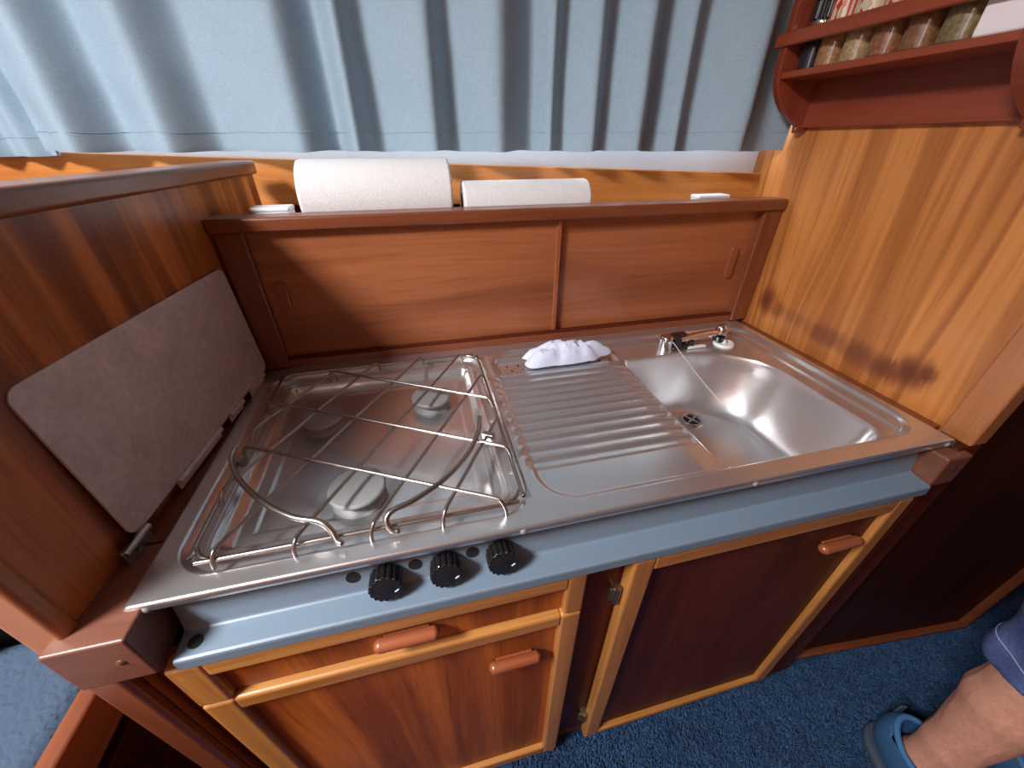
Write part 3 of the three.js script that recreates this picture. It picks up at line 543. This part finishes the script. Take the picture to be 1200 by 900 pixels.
// ------------------------------------------------------------------ curtains
{
  const weave = dataTex(512, 512, (u, v) => { const n = vnoise(u * 256, v * 20, 256, 20, 52) * 0.5 + vnoise(u * 20, v * 256, 20, 256, 53) * 0.5, k = 225 + 30 * n; return [k, k, k]; }, true, [9, 9]);
  M.curtain = new THREE.MeshPhysicalMaterial({ color: new THREE.Color().setRGB(0.34, 0.46, 0.55), map: weave, roughness: 0.85, sheen: 0.3, sheenRoughness: 0.5, bumpMap: weave, bumpScale: 0.00012 });
  // fold intervals along world x; the surface comes forward over the gaps and falls back over these dark intervals
  function curtain(name, label, xA, xB, falls, base, yTop, yBot, amp, fan) {
    const n = 640, xs = [], off = []; let z = 0;
    for (let i = 0; i <= n; i++) xs.push(xA + (xB - xA) * i / n);
    const edges = [xA, ...falls.flat(), xB];
    // build piecewise linear knots: at start of a fall the crest, at its end the trough
    const knots = [[xA, 0.1]]; falls.forEach(([a, b], k) => { const w = Math.min(1, (b - a) / 0.045); const h = 0.45 + 0.55 * w; knots.push([a, 0.5 + 0.5 * h], [b, 0.5 - 0.5 * h]); }); knots.push([xB, 0.6]);
    const raw = xs.map((x) => { let k = 0; while (k < knots.length - 2 && x > knots[k + 1][0]) k++; const [a, p] = knots[k], [b, q] = knots[k + 1], t = Math.min(1, Math.max(0, (x - a) / Math.max(1e-5, b - a))); const s = t * t * (3 - 2 * t); return p + (q - p) * (0.55 * s + 0.45 * t); });
    const sm = raw.map((_, i) => { let s = 0, w = 0; for (let k = -10; k <= 10; k++) { const j = Math.min(n, Math.max(0, i + k)), g = Math.exp(-k * k / 36); s += raw[j] * g; w += g; } return s / w; });
    const m = 48, pos = [], uv = [], I = [];
    for (let side = 0; side < 2; side++) for (let j = 0; j <= m; j++) for (let i = 0; i <= n; i++) {
      const t = j / m, y = yBot + (yTop - yBot) * t, x = xs[i];
      const b = base(x), A = amp * (1 - 0.30 * t) * (t < 0.1 ? 1 + 0.05 * (1 - t / 0.1) : 1);
      const hem = 0.0007 * Math.sin(x * 90) + 0.0008 * Math.sin(x * 37 + 1);
      const sway = 0.006 * (vnoise(x * 9 + 3, y * 7, 1e6, 1e6, 77) - 0.5) * 2;
      const wr = 0.004 * (vnoise(x * 26, y * 18 + x * 12, 1e6, 1e6, 78) - 0.5);
      const X = b[0] + fan * (x - 0.4) * (y - 0.335), Z = b[1] + A * (sm[i] - 0.45) * (1 - 0.6 * ss(0.93, 0.97, x)) + sway * 0.5 + wr;
      pos.push(X, y + (1 - t) * hem, Z - (side ? 0.0016 : 0)); uv.push(x, y);
    }
    const N = (m + 1) * (n + 1), id = (s, j, i) => s * N + j * (n + 1) + i;
    for (let j = 0; j < m; j++) for (let i = 0; i < n; i++) { const a = id(0, j, i), b = id(0, j, i + 1), d = id(0, j + 1, i), e = id(0, j + 1, i + 1); I.push(a, b, d, b, e, d); I.push(a + N, d + N, b + N, b + N, d + N, e + N); }
    for (let i = 0; i < n; i++) I.push(id(0, 0, i), id(1, 0, i), id(0, 0, i + 1), id(0, 0, i + 1), id(1, 0, i), id(1, 0, i + 1));
    for (let j = 0; j < m; j++) for (const i of [0, n]) I.push(id(0, j, i), id(0, j + 1, i), id(1, j, i), id(1, j, i), id(0, j + 1, i), id(1, j + 1, i));
    const g = new THREE.BufferGeometry(); g.setAttribute('position', new THREE.Float32BufferAttribute(pos, 3)); g.setAttribute('uv', new THREE.Float32BufferAttribute(uv, 2)); g.setIndex(I); g.computeVertexNormals();
    const o = thing(name, label, 'curtain'); part(o, 'cloth', g, M.curtain); 
    const hemLine = []; for (let i = 0; i <= 120; i++) { const k = Math.round(i / 120 * n), q = (id(0, 3, k)) * 3; hemLine.push([pos[q], pos[q + 1], pos[q + 2] + 0.0004]); }
    part(o, 'hem_seam', tube(hemLine, 0.0004, 240, false, 5), M.curtain);
    return o;
  }
  const baseA = (x) => { const e = Math.max(0, x - 0.955); return [x, Math.min(-0.268 + (x + 0.25) * 0.1885, -0.045)]; };
  const fallsA = [[-0.255, -0.197], [-0.101, -0.033], [0.124, 0.185], [0.212, 0.25], [0.355, 0.385], [0.462, 0.534], [0.555, 0.580], [0.632, 0.656], [0.71, 0.748], [0.785, 0.806], [0.895, 0.94]];
  curtain('curtain', 'wide pleated light blue curtain across the galley window', -0.345, 1.016, fallsA, baseA, 0.80, 0.336, 0.078, 0);
  curtain('curtain', 'end of a second blue curtain tucked behind the wide one above the partition', -0.62, -0.33, [[-0.55, -0.50], [-0.45, -0.42], [-0.38, -0.35]], (x) => [x, -0.318 + (x + 0.25) * 0.1885 + 0.012], 0.80, 0.328, 0.03, 0);
  const rail = thing('curtain_rail', 'white curtain rail carrying the blue curtains', 'rail');
  part(rail, 'rail_bar', box([-0.65, 0.802, -0.345], [1.0, 0.815, -0.325], 0.003, 0).translate(0, 0, 0), M.white, [0, 0, 0]);
  rail.children[0].geometry.translate(0.65, 0, 0.335); rail.children[0].rotation.y = -Math.atan(0.1885); rail.children[0].position.set(-0.65, 0, -0.337);
}

// ------------------------------------------------------------------ spice rack
{
  const c = thing('spice_rack', 'red-brown wooden spice rack with a rounded end bracket on the right partition', 'rack');
  const XB = 1.0215;
  part(c, 'back_board', box([1.010, 0.372, -0.012], [XB, 0.60, 0.299], 0.002, 2, 2), M.rack);
  // end bracket: profile in (x, y), curved front
  for (const z of [-0.022, 0.299]) {
    const s = new THREE.Shape(); s.moveTo(XB, 0.366); s.lineTo(1.004, 0.366); s.lineTo(1.002, 0.376); s.bezierCurveTo(0.985, 0.384, 0.943, 0.40, 0.930, 0.44); s.bezierCurveTo(0.926, 0.455, 0.927, 0.47, 0.928, 0.485); s.lineTo(0.928, 0.60); s.lineTo(XB, 0.60); s.closePath();
    const g = uvGrain(new THREE.ExtrudeGeometry(s, { depth: 0.010, bevelEnabled: true, bevelSize: 0.0015, bevelThickness: 0.0015, bevelSegments: 2, curveSegments: 16 }), 1); part(c, 'end_bracket', g, M.rack, [0, 0, z]);
  }
  part(c, 'shelf_board', box([0.931, 0.440, -0.011], [1.010, 0.4495, 0.299], 0.002, 2, 2), M.rack);
  part(c, 'front_rail', box([0.921, 0.482, -0.034], [0.931, 0.5, 0.312], 0.003, 2, 3), M.rack);
  part(c, 'bracket_screw', lathe([[0, 0.0014], [0.002, 0.0012], [0.003, 0]], 14).rotateZ(Math.PI / 2), M.brass, [1.002, 0.371, -0.017]);
  // contents
  function labelTex(base, band, s) {
    return dataTex(256, 128, (u, v) => {
      const n = vnoise(u * 60, v * 40, 60, 40, s); let col = mix(base, base.map((k) => k * 0.55), n * 0.7);
      if (v > 0.42 && v < 0.80) { col = band; const k = vnoise(u * 36, v * 12, 36, 12, s + 3); if (v > 0.5 && v < 0.74 && k > 0.62) col = [190, 40, 36]; if (v > 0.76 || v < 0.45) col = [200, 60, 44]; if (((u * 6) % 1) > 0.86) col = mix(base, band, 0.3); }
      return col;
    }, true);
  }
  const cap = new THREE.MeshPhysicalMaterial({ color: new THREE.Color().setRGB(0.45, 0.04, 0.03), roughness: 0.4 });
  const jar = (z, r, h, base, band, s, l) => {
    const o = thing('spice_jar', l, 'spice jar', [0.9615, 0.4497, z], 'spice jars in the rack');
    const m = new THREE.MeshPhysicalMaterial({ map: labelTex(base, band, s), roughness: 0.35, clearcoat: 1, clearcoatRoughness: 0.04 });
    const g = lathe([[0.0001, 0], [r * 0.9, 0], [r, 0.003], [r, h * 0.74], [r * 0.92, h * 0.8], [r * 0.84, h * 0.83]], 36);
    const p = g.attributes.position, uv = g.attributes.uv; for (let i = 0; i < p.count; i++) uv.setXY(i, uv.getX(i), p.getY(i) / h);
    part(o, 'glass_body', g, m);
    part(o, 'lid', lathe([[r * 0.86, h * 0.82], [r * 0.88, h * 0.98], [r * 0.82, h], [0.0001, h]], 30), cap);
    return o;
  };
  jar(0.046, 0.0195, 0.105, [176, 128, 84], [214, 190, 160], 201, 'spice jar of light brown powder next to the black grinder');
  jar(0.088, 0.0195, 0.105, [190, 158, 112], [206, 190, 160], 202, 'spice jar of pale sandy powder, second from the black grinder');
  jar(0.131, 0.0205, 0.105, [156, 100, 62], [210, 180, 156], 203, 'spice jar of red-brown powder in the middle of the rack');
  jar(0.174, 0.0205, 0.105, [140, 96, 60], [222, 196, 170], 204, 'spice jar with a red label next to the jar of dried herbs');
  jar(0.219, 0.022, 0.105, [136, 118, 76], [120, 150, 96], 205, 'wide spice jar of grey-green dried herbs beside the white carton');
  const gr = thing('pepper_grinder', 'black ridged pepper grinder at the curtain end of the rack', 'grinder', [0.9615, 0.4497, 0.0095]);
  M.navy = new THREE.MeshPhysicalMaterial({ color: new THREE.Color().setRGB(0.012, 0.018, 0.03), roughness: 0.2, clearcoat: 0.8 });
  part(gr, 'glass_body', lathe([[0.0001, 0], [0.015, 0], [0.0165, 0.003], [0.0165, 0.05], [0.0145, 0.054]], 32), M.navy);
  part(gr, 'collar', lathe([[0.0145, 0.054], [0.0165, 0.055], [0.0165, 0.061], [0.0145, 0.062]], 32), M.chrome);
  { const shp = new THREE.Shape(); for (let i = 0; i <= 96; i++) { const a = i / 96 * Math.PI * 2, r = 0.0165 + 0.0012 * Math.cos(a * 12); i ? shp.lineTo(r * Math.cos(a), r * Math.sin(a)) : shp.moveTo(r, 0); }
    const e = () => new THREE.ExtrudeGeometry(shp, { depth: 0.02, bevelEnabled: true, bevelSize: 0.001, bevelThickness: 0.001 }).rotateX(-Math.PI / 2);
    part(gr, 'grinder_head', merge([e().translate(0, 0.063, 0), e().translate(0, 0.087, 0), cyl(0.012, 0.012, 0.004, 20).translate(0, 0.086, 0)]), M.black); }
  const ca = thing('carton', 'white and pink carton standing at the end of the spice rack', 'carton', [0.962, 0.4497, 0.2705]);
  const ct = dataTex(128, 128, (u, v) => { const d = Math.hypot(u - 0.3, v - 0.62); return d < 0.2 ? [206, 120, 110] : d < 0.23 ? [120, 60, 40] : v > 0.8 ? [226, 190, 190] : [232, 222, 222]; }, true);
  const cg = new RoundedBoxGeometry(0.05, 0.125, 0.05, 2, 0.003).translate(0, 0.0625, 0); part(ca, 'box_body', cg, new THREE.MeshStandardMaterial({ map: ct, roughness: 0.6 }));
}

// ------------------------------------------------------------------ settee left of the partition
{
  const qt = dataTex(512, 512, (u, v) => { const k = vnoise(u * 64, v * 64, 64, 64, 55), n = vnoise(u * 150, v * 150, 150, 150, 56), g = 255 * (ss(0.2, 0.8, k) * 0.75 + n * 0.25); return [g, g, g]; }, false, [3, 3]);
  M.cushion = new THREE.MeshStandardMaterial({ color: new THREE.Color().setRGB(0.05, 0.078, 0.125), roughness: 0.95, bumpMap: qt, bumpScale: 0.0012 });
  const c = thing('settee', 'wooden settee base with a raised front board left of the partition', 'settee');
  part(c, 'base_box', box([-0.95, FLOOR, 0.10], [-0.235, -0.42, 1.1], 0.004, 2, 1), M.locker);  // settee side is in shade; this darkened wood colour carries it
  part(c, 'front_board', box([-0.233, -0.36, 0.10], [-0.207, -0.285, 1.1], 0.006, 2, 3), M.cupFrame);
  const k = thing('seat_cushion', 'blue dimpled seat cushion on the settee', 'cushion');
  part(k, 'cushion_pad', box([-0.94, -0.419, 0.23], [-0.236, -0.295, 1.08], 0.03, 2, 6), M.cushion);
  const b = thing('back_cushion', 'dark blue back cushion standing behind the settee seat', 'cushion');
  part(b, 'cushion_pad', box([-0.94, -0.419, 0.115], [-0.24, -0.05, 0.222], 0.03, 2, 6), M.cushion);
  const p = thing('pillow', 'white pillow lying against the settee back', 'pillow');
  part(p, 'pillow_pad', box([-0.60, -0.293, 0.224], [-0.40, -0.17, 0.30], 0.035, 2, 6), M.white);
}

// ------------------------------------------------------------------ person standing at the right, back to the galley
{
  function sdfMesh(fn, lo, hi, res) {
    const mc = new MarchingCubes(res, new THREE.MeshBasicMaterial(), false, false, 200000), S = mc.size, h = mc.halfsize;
    const size = Math.max(hi[0] - lo[0], hi[1] - lo[1], hi[2] - lo[2]) / 2, c = [(lo[0] + hi[0]) / 2, (lo[1] + hi[1]) / 2, (lo[2] + hi[2]) / 2];
    for (let k = 0; k < S; k++) for (let j = 0; j < S; j++) for (let i = 0; i < S; i++) mc.field[i + j * S + k * S * S] = -fn(c[0] + (i - h) / h * size, c[1] + (j - h) / h * size, c[2] + (k - h) / h * size) * 50;
    mc.isolation = 0; mc.update();
    const n = mc.count, P = mc.positionArray.slice(0, n * 3); for (let i = 0; i < n; i++) for (let a = 0; a < 3; a++) P[i * 3 + a] = P[i * 3 + a] * size + c[a];
    let g = new THREE.BufferGeometry(); g.setAttribute('position', new THREE.BufferAttribute(P, 3)); g = mergeVertices(g, 1e-5); g.computeVertexNormals(); return g;
  }
  const cone = (a, b, ra, rb) => (x, y, z) => { const dx = b[0] - a[0], dy = b[1] - a[1], dz = b[2] - a[2], px = x - a[0], py = y - a[1], pz = z - a[2], t = Math.min(1, Math.max(0, (px * dx + py * dy + pz * dz) / (dx * dx + dy * dy + dz * dz))); return Math.hypot(px - dx * t, py - dy * t, pz - dz * t) - (ra + (rb - ra) * t); };
  const ell = (c, r) => (x, y, z) => { const q = Math.hypot((x - c[0]) / r[0], (y - c[1]) / r[1], (z - c[2]) / r[2]); return (q - 1) * Math.min(...r); };
  const join = (fs, k) => (x, y, z) => { let d = 1e3; for (const f of fs) d = smin(d, f(x, y, z), k); return d; };
  const o = thing('person', 'bare lower leg of a standing person in denim shorts and blue shoes', 'person', [1.125, FLOOR, 0.645]);
  o.rotation.y = -0.35;      // local +z is where the person faces; origin under the left-hand visible ankle
  const GX = 0.21;           // the other leg stands at +GX
  const leg = (x) => [cone([x, 0.075, 0.0], [x, 0.17, 0.0], 0.032, 0.035), cone([x, 0.17, 0.0], [x, 0.33, -0.006], 0.035, 0.049), cone([x, 0.33, -0.006], [x, 0.47, 0.0], 0.049, 0.053), cone([x, 0.47, 0.004], [x + (GX / 2 - x) * 0.22, 0.82, 0.0], 0.060, 0.088), ell([x, 0.062, 0.0], [0.031, 0.045, 0.04]), cone([x, 0.045, 0.03], [x, 0.04, 0.14], 0.03, 0.022)];
  const cx = GX / 2;
  const arm = (s) => [cone([cx + s * 0.185, 1.40, 0.0], [cx + s * 0.235, 1.12, -0.01], 0.052, 0.041), cone([cx + s * 0.235, 1.12, -0.01], [cx + s * 0.225, 0.90, 0.09], 0.041, 0.029)];
  const body = join([join(leg(0), 0.012), join(leg(GX), 0.012), ell([cx, 0.92, 0], [0.17, 0.13, 0.115]), ell([cx, 1.12, 0.01], [0.158, 0.2, 0.11]), ell([cx, 1.32, 0.0], [0.178, 0.14, 0.11]), cone([cx, 1.40, -0.01], [cx, 1.52, 0.0], 0.062, 0.054), ...arm(1), ...arm(-1)], 0.035);
  const head = join([ell([cx, 1.64, 0.005], [0.074, 0.105, 0.092]), ell([cx, 1.575, 0.03], [0.055, 0.055, 0.06]), cone([cx, 1.63, 0.085], [cx, 1.605, 0.108], 0.008, 0.014), ell([cx + 0.074, 1.625, 0.0], [0.012, 0.03, 0.02]), ell([cx - 0.074, 1.625, 0.0], [0.012, 0.03, 0.02]), ell([cx, 1.568, 0.086], [0.024, 0.007, 0.012])], 0.014);
  const parts = [sdfMesh(body, [cx - 0.45, 0.0, -0.45], [cx + 0.45, 1.56, 0.45], 130), sdfMesh(head, [cx - 0.13, 1.5, -0.13], [cx + 0.13, 1.76, 0.13], 60)];
  for (const s of [1, -1]) {
    const w = [cx + s * 0.225, 0.90, 0.09], f = [];
    const pt = (a, b, c2) => [w[0] + s * a, w[1] + b, w[2] + c2];
    const palm = join([cone(w, pt(0, -0.05, 0.02), 0.027, 0.03), cone(pt(0, -0.05, 0.005), pt(0, -0.075, 0.05), 0.016, 0.016)], 0.02);
    [[-0.006, 0.075], [0.014, 0.085], [0.034, 0.08], [0.053, 0.065]].forEach(([c2, l], i) => { f.push(cone(pt(0, -0.078, c2), pt(-0.006, -0.078 - l * 0.55, c2 + 0.004), 0.0092, 0.0085), cone(pt(-0.006, -0.078 - l * 0.55, c2 + 0.004), pt(-0.022, -0.078 - l * 0.95, c2 + 0.006), 0.0085, 0.0072)); });
    f.push(cone(pt(-0.008, -0.035, 0.04), pt(-0.018, -0.07, 0.068), 0.012, 0.0105), cone(pt(-0.018, -0.07, 0.068), pt(-0.024, -0.10, 0.074), 0.0105, 0.0085));
    const all = (x, y, z) => { let d = palm(x, y, z); let m = 1e3; for (const g of f) m = Math.min(m, g(x, y, z)); return smin(d, m, 0.008); };
    parts.push(sdfMesh(all, [w[0] - 0.11, w[1] - 0.2, w[2] - 0.08], [w[0] + 0.11, w[1] + 0.02, w[2] + 0.14], 70));
  }
  const sk = dataTex(256, 256, (u, v) => { const n = vnoise(u * 30, v * 30, 30, 30, 88) * 0.6 + vnoise(u * 90, v * 90, 90, 90, 89) * 0.4; return mix([222, 164, 140], [202, 140, 116], n); }, true, [4, 4]);
  M.skin = new THREE.MeshPhysicalMaterial({ map: sk, roughness: 0.6 });
  const bg = merge(parts); { const p = bg.attributes.position, uv = bg.attributes.uv; for (let i = 0; i < p.count; i++) uv.setXY(i, Math.atan2(p.getZ(i), p.getX(i)) * 0.08, p.getY(i)); }
  const B = part(o, 'body', bg, M.skin);
  const eyeM = new THREE.MeshPhysicalMaterial({ color: 0x2a1a12, roughness: 0.2 });
  for (const s of [1, -1]) part(o, 'eye', new THREE.SphereGeometry(0.0085, 14, 10), eyeM, [cx + s * 0.03, 1.64, 0.083]);
  // hair, shirt, shorts
  const hair = (x, y, z) => Math.max(head(x, y, z) - 0.012, -(y - 1.655 - Math.max(0, z) * 0.6 + Math.max(0, -z) * 0.9));
  part(o, 'hair', sdfMesh(hair, [cx - 0.14, 1.52, -0.14], [cx + 0.14, 1.8, 0.14], 56), new THREE.MeshStandardMaterial({ color: 0x3a2a1e, roughness: 0.9 }));
  const torso = join([ell([cx, 0.92, 0], [0.17, 0.13, 0.115]), ell([cx, 1.12, 0.01], [0.158, 0.2, 0.11]), ell([cx, 1.32, 0.0], [0.178, 0.14, 0.11]), cone([cx + 0.185, 1.40, 0], [cx + 0.235, 1.12, -0.01], 0.055, 0.05), cone([cx - 0.185, 1.40, 0], [cx - 0.235, 1.12, -0.01], 0.055, 0.05)], 0.04);
  const shirt = (x, y, z) => Math.max(torso(x, y, z) - 0.014, 0.88 - y, y - 1.46, (Math.abs(x - cx) > 0.19 ? 1.2 - y : -1));
  part(o, 'shirt', sdfMesh(shirt, [cx - 0.34, 0.8, -0.34], [cx + 0.34, 1.48, 0.34], 84), new THREE.MeshStandardMaterial({ color: 0x3d4a5c, roughness: 0.9 }));
  const legS = (x) => cone([x - 0.002, 0.44, 0.0], [x + (cx - x) * 0.22, 0.84, 0.0], 0.074, 0.105);
  const sh = join([legS(0), legS(GX), ell([cx, 0.92, 0], [0.178, 0.13, 0.124])], 0.02);
  const shorts = (x, y, z) => { const wr = 0.004 * Math.sin(y * 60 + x * 30 + z * 20) + 0.003 * Math.sin(z * 90 + y * 20); const d = sh(x, y, z) + wr; const inner = Math.min(legS(0)(x, y, z), legS(GX)(x, y, z)) + 0.007 + wr; const hem = 0.43 + 0.008 * Math.sin(Math.atan2(z, x) * 3); return Math.max(d, hem - y, y - 0.96, y < 0.55 ? -inner : -1); };
  const dn = dataTex(256, 256, (u, v) => { const n = vnoise(u * 128, v * 128, 128, 128, 95) * 0.5 + vnoise(u * 14, v * 14, 14, 14, 96) * 0.5; return mix([44, 58, 104], [92, 108, 152], n); }, true, [6, 6]);
  const sg = sdfMesh(shorts, [cx - 0.3, 0.36, -0.3], [cx + 0.3, 0.98, 0.3], 130); { const p = sg.attributes.position, uv = new Float32Array(p.count * 2); for (let i = 0; i < p.count; i++) { uv[i * 2] = Math.atan2(p.getZ(i), p.getX(i)) * 0.08; uv[i * 2 + 1] = p.getY(i); } sg.setAttribute('uv', new THREE.BufferAttribute(uv, 2)); }
  const S = part(o, 'shorts', sg, new THREE.MeshStandardMaterial({ map: dn, roughness: 0.95 }), undefined, 'blue denim shorts with pale stitching');
  for (const x of [0, GX]) {
    const st = []; for (let i = 0; i < 48; i++) { const a = i / 48 * Math.PI * 2; let r = 0.11; while (r > 0.06 && shorts(x + r * Math.cos(a), 0.462, r * Math.sin(a)) > 0) r -= 0.0005; st.push([x + r * Math.cos(a), 0.462, r * Math.sin(a)]); }
    part(S, 'stitching', tube(st, 0.0008, 120, true, 5), new THREE.MeshStandardMaterial({ color: 0xaab2cc, roughness: 0.9 }));
  }
  const shoeM = new THREE.MeshStandardMaterial({ color: new THREE.Color().setRGB(0.03, 0.10, 0.22), roughness: 0.7 }), soleM = new THREE.MeshStandardMaterial({ color: new THREE.Color().setRGB(0.05, 0.07, 0.1), roughness: 0.8 });
  for (const x of [0, GX]) {
    const s = new THREE.Group(); s.name = 'shoe'; o.add(s); s.userData.label = 'blue low shoe';
    const up = join([cone([x, 0.05, -0.028], [x, 0.046, 0.06], 0.044, 0.047), cone([x, 0.046, 0.06], [x, 0.036, 0.17], 0.047, 0.033), cone([x, 0.085, -0.035], [x, 0.085, 0.03], 0.036, 0.036)], 0.03);
    const inn = join([cone([x, 0.06, -0.02], [x, 0.06, 0.03], 0.033, 0.033), cone([x, 0.06, -0.018], [x, 0.14, -0.012], 0.037, 0.043), cone([x, 0.06, 0.03], [x, 0.14, 0.02], 0.036, 0.04)], 0.01);
    part(s, 'upper', sdfMesh((X, Y, Z) => Math.max(up(X, Y, Z), 0.012 - Y, Y - 0.098 - Math.max(0, -Z) * 0.25, -inn(X, Y, Z)), [x - 0.15, -0.03, -0.09], [x + 0.15, 0.15, 0.21], 90), shoeM);
    part(s, 'sole', sdfMesh((X, Y, Z) => Math.max(join([cone([x, 0.01, -0.03], [x, 0.01, 0.06], 0.048, 0.05), cone([x, 0.01, 0.06], [x, 0.01, 0.17], 0.05, 0.037)], 0.02)(X, Y, Z), 0.0 - Y, Y - 0.02), [x - 0.15, -0.05, -0.09], [x + 0.15, 0.1, 0.22], 70), soleM);
    const col = []; for (let i = 0; i < 28; i++) { const a = i / 28 * Math.PI * 2; col.push([x + 0.041 * Math.cos(a), 0.098 + 0.010 * Math.max(0, -Math.sin(a)), 0.0 + 0.058 * Math.sin(a)]); }
    part(s, 'collar', tube(col, 0.0055, 90, true, 8), new THREE.MeshStandardMaterial({ color: new THREE.Color().setRGB(0.05, 0.17, 0.36), roughness: 0.8 }));
    part(s, 'pull_tab', box([x - 0.006, 0.085, -0.0745], [x + 0.006, 0.118, -0.071], 0.0015), soleM);
  }
}
renderer.render(scene, camera);
